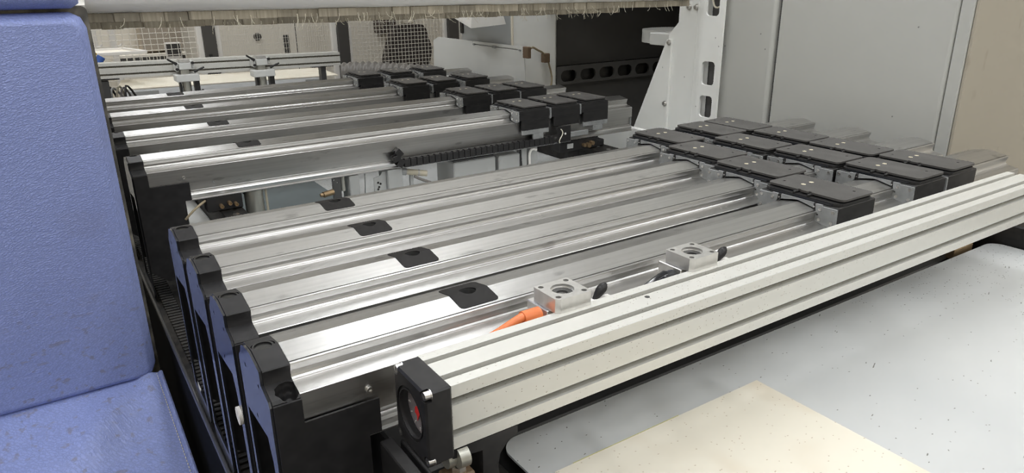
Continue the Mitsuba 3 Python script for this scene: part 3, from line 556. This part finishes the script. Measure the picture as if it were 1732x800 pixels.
# ------------------------------------------------------------------ items in the gap below the far front rail
thing('valve_block', 'black valve block with brass nipples below the left end of the far front rail', 'valve block',
      [PM('body', bx(-.132, -.046, 1.070, 1.108, -.1449, -.108, .002), M_PODBODY)] + [PM('nipple', cat(cyl((x, 1.058, z), (x, 1.071, z), .0048, 14), ring((x, 1.054, z), 'y', .0030, .0048, .006, 16)), M_BRASS) for x, z in ((-.099, -.131), (-.079, -.126), (-.064, -.131))] +
      [PM('hose', tube(spline([(-.185, 1.065, -.150), (-.165, 1.060, -.130), (-.132, 1.075, -.114)], 10), .003, 8), M_CABLE)])
thing('lift_cylinder', 'worn upright metal cylinder beside the black valve block', 'cylinder', [PM('barrel', cyl((-.011, 1.100, -.2149), (-.011, 1.100, -.119), .0235, 32), M_ALUROD), PM('collar', cyl((-.011, 1.100, -.119), (-.011, 1.100, -.109), .0255, 32), M_ALUROD), PM('tie_rod', cyl((.0170, 1.085, -.2149), (.0170, 1.085, -.109), .003, 8), M_BEIGE)])
thing('rusty_plate', 'rusty perforated plate with a brass fitting in the gap under the far front rail', 'mounting plate',
      [PM('plate', tm(man(bx(.190, .2145, 1.072, 1.075, -.2149, -.108, .001)) - man(cyl((.196, 1.06, -.114), (.196, 1.09, -.114), .002, 10)) - man(cyl((.205, 1.06, -.122), (.205, 1.09, -.122), .002, 10))), M_DSTEEL), PM('fitting', cat(cyl((.160, 1.064, -.147), (.190, 1.070, -.145), .008, 12), cyl((.152, 1.064, -.147), (.160, 1.064, -.147), .005, 10)), M_BRASS), PM('spindle', cyl((.223, 1.085, -.150), (.223, 1.085, -.109), .008, 12), M_ALUROD),
       PM('slide_arm', bx(.125, .205, 1.08, 1.11, -.2149, -.185, .002), M_PODBODY)])
thing('small_housing', 'narrow grey box standing left of the grey bracket in the gap', 'housing', [PM('box', bx(.239, .268, 1.072, 1.13, -.2149, -.110, .002), M_HOUSE), PM('pin', cyl((.283, 1.08, -.2149), (.289, 1.08, -.112), .0025, 8), M_STEEL)])
thing('bracket_housing', 'grey folded bracket with small holes in the gap under the far front rail', 'housing',
      [PM('face', bx(.353, .398, 1.072, 1.14, -.2149, -.111, .002), M_HOUSE), PM('flank', prism('y', [(.315, -.2149), (.352, -.2149), (.352, -.115), (.342, -.115), (.335, -.126), (.315, -.130)], 1.085, 1.088), M_HOUSE)] + [PM('hole', cyl((x, 1.0835, z), (x, 1.0851, z), .0029, 10), M_SOOT) for x, z in ((.327, -.145), (.334, -.149), (.329, -.158), (.326, -.164))])
thing('air_cylinder', 'small cream pneumatic cylinder with a black hose in the gap', 'pneumatic cylinder',
      [PM('barrel', cyl((.409, 1.08, -.124), (.471, 1.065, -.136), .0088, 20), M_BEIGE), PM('head', cyl((.3995, 1.083, -.122), (.413, 1.079, -.125), .0108, 20), M_ZINC), PM('band', cyl((.446, 1.071, -.131), (.449, 1.070, -.1315), .0096, 20), M_ZINC), PM('hose', tube(spline([(.433, 1.07, -.140), (.459, 1.065, -.154), (.485, 1.063, -.166), (.527, 1.075, -.186)], 14), .0042, 8), M_HOSE), PM('stand', bx(.425, .435, 1.08, 1.09, -.2149, -.134, .001), M_HOUSE)])
thing('junction_box', 'large plain grey junction box with a cable gland in the gap', 'junction box', [PM('box', bx(.5645, .712, 1.072, 1.185, -.2149, -.121, .003), M_HOUSE), PM('lid', bx(.568, .709, 1.077, 1.18, -.121, -.116, .001), M_DSTEEL), PM('cable_gland', cat(cyl((.527, 1.10, -.186), (.547, 1.10, -.186), .0130, 16), cyl((.547, 1.10, -.186), (.5643, 1.10, -.186), .0105, 16)), M_HOSE, label='dark cable gland')])
thing('junction_box', 'smaller grey box just right of the junction box with the gland', 'junction box', [PM('box', bx(.7235, .8025, 1.072, 1.15, -.2149, -.123, .003), M_HOUSE), PM('cable', tube(spline([(.807, 1.078, -.112), (.803, 1.068, -.140), (.806, 1.067, -.180)], 10), .0022, 8), M_PODBODY)])
thing('grey_upright', 'pair of grey uprights with a white bent hose right of the small junction box', 'upright', [PM('post', bx(.810, .831, 1.075, 1.105, -.2149, -.109, .001), M_HOUSE), PM('post', bx(.845, .871, 1.075, 1.105, -.2149, -.109, .001), M_HOUSE), PM('hose', tube(spline([(.836, 1.068, -.200), (.835, 1.068, -.135), (.840, 1.066, -.117), (.860, 1.064, -.119)], 14), .0042, 8), M_FRAME, label='white bent hose')])
thing('carriage_block', 'black carriage block with brass fittings below the right end of the far front rail', 'valve block', [PM('body', bx(.955, 1.118, 1.070, 1.108, -.1449, -.108, .003), M_PODBODY), PM('stem', bx(1.0, 1.05, 1.085, 1.10, -.2149, -.1449, .001), M_PODBODY), PM('side', bx(1.118, 1.150, 1.075, 1.108, -.1449, -.122, .003), M_PODBODY), PM('fitting', cat(cyl((1.070, 1.055, -.131), (1.070, 1.07, -.131), .008, 10), cyl((1.085, 1.055, -.125), (1.085, 1.07, -.125), .007, 10), cyl((1.053, 1.058, -.129), (1.053, 1.07, -.129), .006, 10)), M_BRASS), PM('grey_cap', bx(.985, 1.01, 1.066, 1.070, -.134, -.118, .001), M_HOUSE)])
# energy chain along the far front rail
ec = []
lk = lambda: tm(man(bx(-.0095, .0085, -.009, -.0062, -.0115, .0115, .001)) + man(bx(-.0095, .0085, .0062, .009, -.0115, .0115, .001)) + man(bx(-.006, .004, -.009, .009, .0088, .0116, .0006)) + man(bx(-.006, .004, -.009, .009, -.0116, -.0088, .0006)))
lkm = mikit.ply(lk(), M_PODBODY)
root = thing('energy_chain', 'black energy chain lying along the side of the far front rail', 'energy chain', [PM('guide', bx(.40, .99, 1.0545, 1.0715, -.1065, -.1053, 0), M_ZINC)])
for i in range(27):
    scene[f'{root}__chain_link' + (f'_{i:03d}' if i else '')] = {**lkm, 'to_world': put((.408 + i * .0195, 1.0625, -.0935))}
for j, (x, z, a) in enumerate(((.389, -.092, 35), (.377, -.078, 80), (.384, -.063, 140))):
    scene[f'{root}__chain_link_{27 + j:03d}'] = {**lkm, 'to_world': put((x, 1.0625, z), extra=T().rotate([0, 1, 0], a))}
thing('sensor_carrier', 'black sensor carrier with a thin wire under the middle far pod', 'sensor carrier', [PM('plate', bx(.930, .985, 1.0490, 1.0520, -.104, -.052, .001), M_PODBODY), PM('wire', tube(spline([(.937, 1.040, -.058), (.941, 1.036, -.075), (.930, 1.036, -.092), (.932, 1.038, -.102)], 14), .0016, 6), M_STRAY), PM('rivet', cyl((.962, 1.0475, -.077), (.962, 1.0490, -.077), .0035, 12), M_FRAME), PM('bar', bx(.986, 1.06, 1.052, 1.060, -.092, -.076, .001), M_ZINC)])

# ------------------------------------------------------------------ rear beam, rear stop blocks, rear table
RS = -.0155
def rsh(m):
    m = tm(m).copy(); m.vertices = m.vertices + np.c_[np.zeros(len(m.vertices)), np.zeros(len(m.vertices)), RS * (m.vertices[:, 0] - .45)]; return m
rb = affinity.translate(beam_poly(), 3.42, .0094)
thing('slotted_beam', 'pale anodised aluminium beam at the back in front of the mesh fence', 'aluminium beam', [PM('slot_floor', rsh(q), M_SLOT, label='dark slot floor with grime and painted shade') for q in slot_floors(3.42, .0094, -.24, 1.100)] + [PM('extrusion', rsh(prism('x', rb, -.24, 1.100)), M_BEAM, 20),
      PM('foot', bx(.985, 1.015, 3.44, 3.49, -.9, -.076, .002), M_DSTEEL), PM('foot_plate', bx(.93, 1.06, 3.43, 3.495, -.0800, -.0755, .001), M_DSTEEL), PM('foot', bx(-.155, -.12, 3.44, 3.49, -.9, -.070, .002), M_DSTEEL), PM('foot_plate', bx(-.19, -.07, 3.43, 3.495, -.0660, -.060, .001), M_DSTEEL)])
def rear_stop():
    return [PM('flange', bx(.005, .058, 3.345, 3.405, .0045, .0215, .002), M_FLANGE), PM('clamp_body', bx(.002, .062, 3.340, 3.418, -.0300, .0035, .002), M_WHITE), PM('ear', bx(-.014, .001, 3.35, 3.418, -.040, .0035, .004), M_WHITE), PM('ear', bx(.063, .078, 3.35, 3.418, -.026, .0095, .004), M_WHITE),
            PM('knob', cyl((-.008, 3.338, -.028), (-.008, 3.350, -.028), .0072, 14), M_PODBODY), PM('knob', cyl((.070, 3.338, .0015), (.070, 3.350, .0015), .0072, 14), M_PODBODY),
            PM('post_neck', bx(.008, .050, 3.352, 3.40, -.056, -.030, .002), M_ALUROD), PM('stop_pad', bx(-.024, .090, 3.315, 3.405, -.0900, -.0545, .003), M_WHITE, label='white stop pad'), PM('post', cyl((.030, 3.37, -.90), (.030, 3.37, -.090), .0215, 24), M_ALUROD), PM('side_guide', bx(.066, .092, 3.35, 3.39, -.90, -.090, .002), M_PODBODY), PM('side_guide', bx(-.004, .006, 3.36, 3.40, -.90, -.090, .002), M_PODBODY),
            PM('lever', tube([(-.008, 3.34, -.0005), (-.028, 3.335, .0130), (-.050, 3.33, .0280)], [.008, .0050, .0045], 10), M_PODBODY, 40, 'black clamp lever'), PM('lever', tube([(.070, 3.335, -.044), (.092, 3.33, -.034), (.120, 3.325, -.022)], [.008, .0050, .0045], 10), M_PODBODY, 40, 'black clamp lever')]
RSP = rear_stop()
thing('stop_block', 'white rear stop block with two black levers, left one on the rear beam', 'stop block', RSP, (.202, 0, 0), group='stop blocks on the rear beam')
thing('stop_block', 'white rear stop block with two black levers, right one on the rear beam', 'stop block', RSP, (.594, 0, -.006), group='stop blocks on the rear beam')
def rot(m, a=-.115, c=(.55, 3.80)):
    m = tm(m).copy(); v = np.array(m.vertices); x, y = v[:, 0] - c[0], v[:, 1] - c[1]; m.vertices = np.c_[c[0] + x * math.cos(a) - y * math.sin(a), c[1] + x * math.sin(a) + y * math.cos(a), v[:, 2]]; return m
M_TABLE = mat('table_white', (.78, .80, .82), .4)
thing('rear_table', 'white sheet metal table under the cream board behind the rear beam', 'table', [PM('body', rot(bx(-.02, 1.100, 3.8010, 4.30, -.9, -.1755, .003)), M_TABLE), PM('recess_panel', rot(bx(-.008, .150, 3.7985, 3.8008, -.225, -.187, .001)), M_HOUSE, label='grey recessed panel'), PM('end_box', rot(bx(.985, 1.098, 3.7985, 3.8008, -.30, -.185, .001)), M_HOUSE), PM('knob', rot(cyl((.385, 3.792, -.205), (.385, 3.801, -.205), .0075, 12)), M_PODBODY)])
single('cream_board', rot(prism('z', Polygon([(-.025, 3.800), (1.195, 3.800), (1.170, 4.28), (-.045, 4.28), (-.060, 3.88)]), -.1750, -.1690)), M_BOARD, 'cream board lying on the white table behind the rear beam', 'board')
hb = []
for i in range(6):
    x = -.17 + i * .022; hb.append(PM('hose', tube(spline([(x, 3.55 + .02 * i, -.30), (x + .012, 3.53, -.17), (x + .03, 3.55 + .02 * (i % 3), -.125 + .008 * (i % 2)), (x + .055, 3.62, -.15), (x + .06, 3.70, -.35)], 18), .0055, 7), [M_HOSE, M_PODBODY, M_ZINC, M_BEIGE][i % 4]))
thing('hose_bundle', 'tangle of dark hoses and fittings left of the rear table', 'hoses', hb)
hr_p = spline([(.935, 2.93, -.062), (1.02, 2.86, -.057), (1.15, 2.75, -.062), (1.30, 2.62, -.070)], 90)
hr_r = .050 + .0045 * np.sin(np.arange(90) / 90 * 2 * np.pi * 15)
thing('ribbed_hose', 'thick grey ribbed suction hose lying behind the far pods', 'suction hose', [PM('hose', tube(hr_p, hr_r, 28), mat('ribbed_hose', (.15, .14, .13), .4), 40), PM('saddle', bx(1.0, 1.2, 2.72, 2.88, -.1450, -.112, .002), M_DSTEEL)])

# ------------------------------------------------------------------ mesh fence and what stands behind it
FY = 4.60
def panel(x0, x1, sx, sz):
    r = .0012 if sx < .02 else .0021
    ms = []
    for x in np.arange(x0, x1, sx): ms.append(cyl((x, FY, -.85), (x, FY, 1.15), r, 4))
    for z in np.arange(-.85, 1.15, sz): ms.append(cyl((x0, FY + .002, z), (x1, FY + .002, z), r, 4))
    return cat(*ms)
fp = []
for (a, b, sx, sz) in ((-.75, .535, .040, .036), (.69, 1.475, .0165, .036), (1.632, 2.42, .0295, .0295), (2.60, 3.30, .030, .030)):
    fp.append(PM('wire_mesh', panel(a, b, sx, sz), M_MESH, False, kind='stuff'))
for (a, b, c, d) in ((.535, .572, .652, .688), (1.475, 1.515, 1.600, 1.630), (2.420, 2.450, 2.545, 2.590)):
    fp.append(PM('post', bx(b, c, FY - .045, FY + .045, -.9, 1.2, .004), M_POST, label='dark fence post'))
    fp.append(PM('frame_bar', bx(a, b - .0005, FY - .018, FY + .018, -.88, 1.18, .003), M_FRAME, label='pale frame bar')); fp.append(PM('frame_bar', bx(c + .0005, d, FY - .018, FY + .018, -.88, 1.18, .003), M_FRAME, label='pale frame bar'))
fp.append(PM('latch', bx(.590, .612, FY - .055, FY - .0455, -.13, -.065, .002), M_PODBODY))
thing('mesh_fence', 'wire mesh safety fence with dark posts across the back', 'safety fence', fp)
WY = 5.78
single('wall_partition', bx(-2.4, 4.3, WY, WY + .08, FL, 1.5, 0), M_WALL, 'cream partition behind the mesh fence', None, False, 'structure')
hx_, hz_ = 1.237, -.049
single('round_vent', cyl((hx_, WY - .012, hz_), (hx_, WY, hz_), .032, 28), M_POST, 'round black vent in the partition seen through the middle mesh panel', 'vent')
single('slot_grille', cat(bx(1.455, 1.472, WY - .012, WY, -.26, -.046, .002), bx(1.478, 1.503, WY - .010, WY, -.26, -.046, .002)), M_POST, 'upright black slot in the partition right of the round vent', 'grille')
single('panel_joint', bx(1.570, 1.575, WY - .004, WY, -.6, .5, 0), M_POST, 'thin dark joint line in the partition right of the upright slot', 'joint')
mx, mz = .482, -.096
thing('wall_monitor', 'small dark screen in a pale frame behind the left mesh panel', 'monitor', [PM('frame', bx(mx - .055, mx + .055, 5.28, 5.32, mz - .068, mz + .070, .004), M_FRAME), PM('screen', bx(mx - .046, mx + .046, 5.276, 5.2795, mz - .028, mz + .060, .001), M_POST, label='dark screen'), PM('stand', bx(mx - .012, mx + .012, 5.29, 5.31, -.9, mz - .07, .002), M_FRAME)])
thing('louvre_cabinet', 'pale cabinet with a row of dark louvres behind the left mesh panel', 'cabinet', [PM('body', bx(.10, .60, 5.45, 5.70, -.9, -.115, .004), M_WALL)] + [PM('louvre', bx(.125 + i * .052, .168 + i * .052, 5.444, 5.4495, -.185, -.135, .001), M_POST) for i in range(9)])
single('tall_cabinet', bx(.30, .585, 5.50, 5.72, -.10, .30, .004), mat('taupe', (.40, .35, .29), .7), 'taupe cupboard front behind the left mesh panel beside the small screen', 'cupboard')
for x, dx, lb in ((-.075, .045, 'pale upright post with a hook behind the left mesh panel, nearest the bumper'), (.045, .040, 'pale upright post behind the left mesh panel, second from the bumper')):
    thing('rack_post', lb, 'post', [PM('bar', bx(x, x + dx, 4.95, 4.99, -.9, .6, .003), M_FRAME), PM('hook', tube([(x + .03, 4.94, -.01), (x + .055, 4.93, -.005), (x + .065, 4.93, .01)], .006, 8), M_FRAME)])
thing('tool_tray', 'pale framed tray sticking out over the rear beam beside the bumper', 'tray', [PM('rim', bx(-.16, .150, 4.02, 4.035, .006, .024, .002), M_FRAME), PM('rim', prism('z', [(.150, 4.02), (.150, 4.05), (.068, 4.36), (.045, 4.36), (.128, 4.02)], .010, .024), M_FRAME), PM('rim', bx(-.16, .068, 4.345, 4.36, .010, .024, .002), M_FRAME), PM('floor', prism('z', [(-.16, 4.03), (.13, 4.03), (.05, 4.35), (-.16, 4.35)], .008, .012), M_WALL), PM('arm', bx(-.17, -.14, 4.10, 4.14, -.9, .010, .002), M_FRAME)])
thing('blue_cap', 'small blue valve cap with a yellow lever beside the bumper', 'valve', [PM('cap', cyl((-.137, 3.70, -.005), (-.112, 3.70, .030), .020, 18), M_BLUE), PM('lever', tube([(-.137, 3.68, .045), (-.150, 3.66, .060)], .006, 8), mat('yellow_paint', (.5, .33, .05), .5)), PM('stem', cyl((-.137, 3.70, -.60), (-.137, 3.70, -.002), .008, 10), M_DSTEEL)])
# dark covered seat and clutter seen through the right mesh panel
ch = Polygon([(2.324, 0.014), (2.515, 0.023), (2.591, 0.014), (2.624, -0.029), (2.638, -0.096), (2.676, -0.191), (2.648, -0.305), (2.624, -0.401), (2.267, -0.401), (2.214, -0.325), (2.229, -0.239), (2.276, -0.105)]).buffer(-.02).buffer(.02)
thing('covered_chair', 'dark brown rounded chair back behind the right mesh panel', 'chair', [PM('back', prism('y', ch, 5.30, 5.42), M_BROWN), PM('column', cyl((2.42, 5.40, -.9), (2.42, 5.40, -.40), .03, 12), M_POST)])
x0, z0, x1, z1 = 2.313, .20, 2.470, -.064
single('wall_box', bx(x0, x1, 5.62, WY, z1, z0, .004), mat('umber', (.075, .060, .052), .7), 'dark brown box on the partition above the dark chair back', 'box')
thing('cable_coil', 'loop of pale cable hanging on the partition above the dark chair back', 'cable', [PM('loop', tube([(2.66 + .055 * math.cos(a), WY - .02 - .004 * i, .06 + (.075 + .01 * i) * math.sin(a)) for i in range(3) for a in np.linspace(0, 2 * np.pi, 18)], .004, 6), M_BEIGE), PM('drop', tube(spline([(2.735, WY - .02, .15), (2.735, WY - .02, -.02), (2.76, WY - .03, -.12)], 12), .003, 6), M_HOSE)])
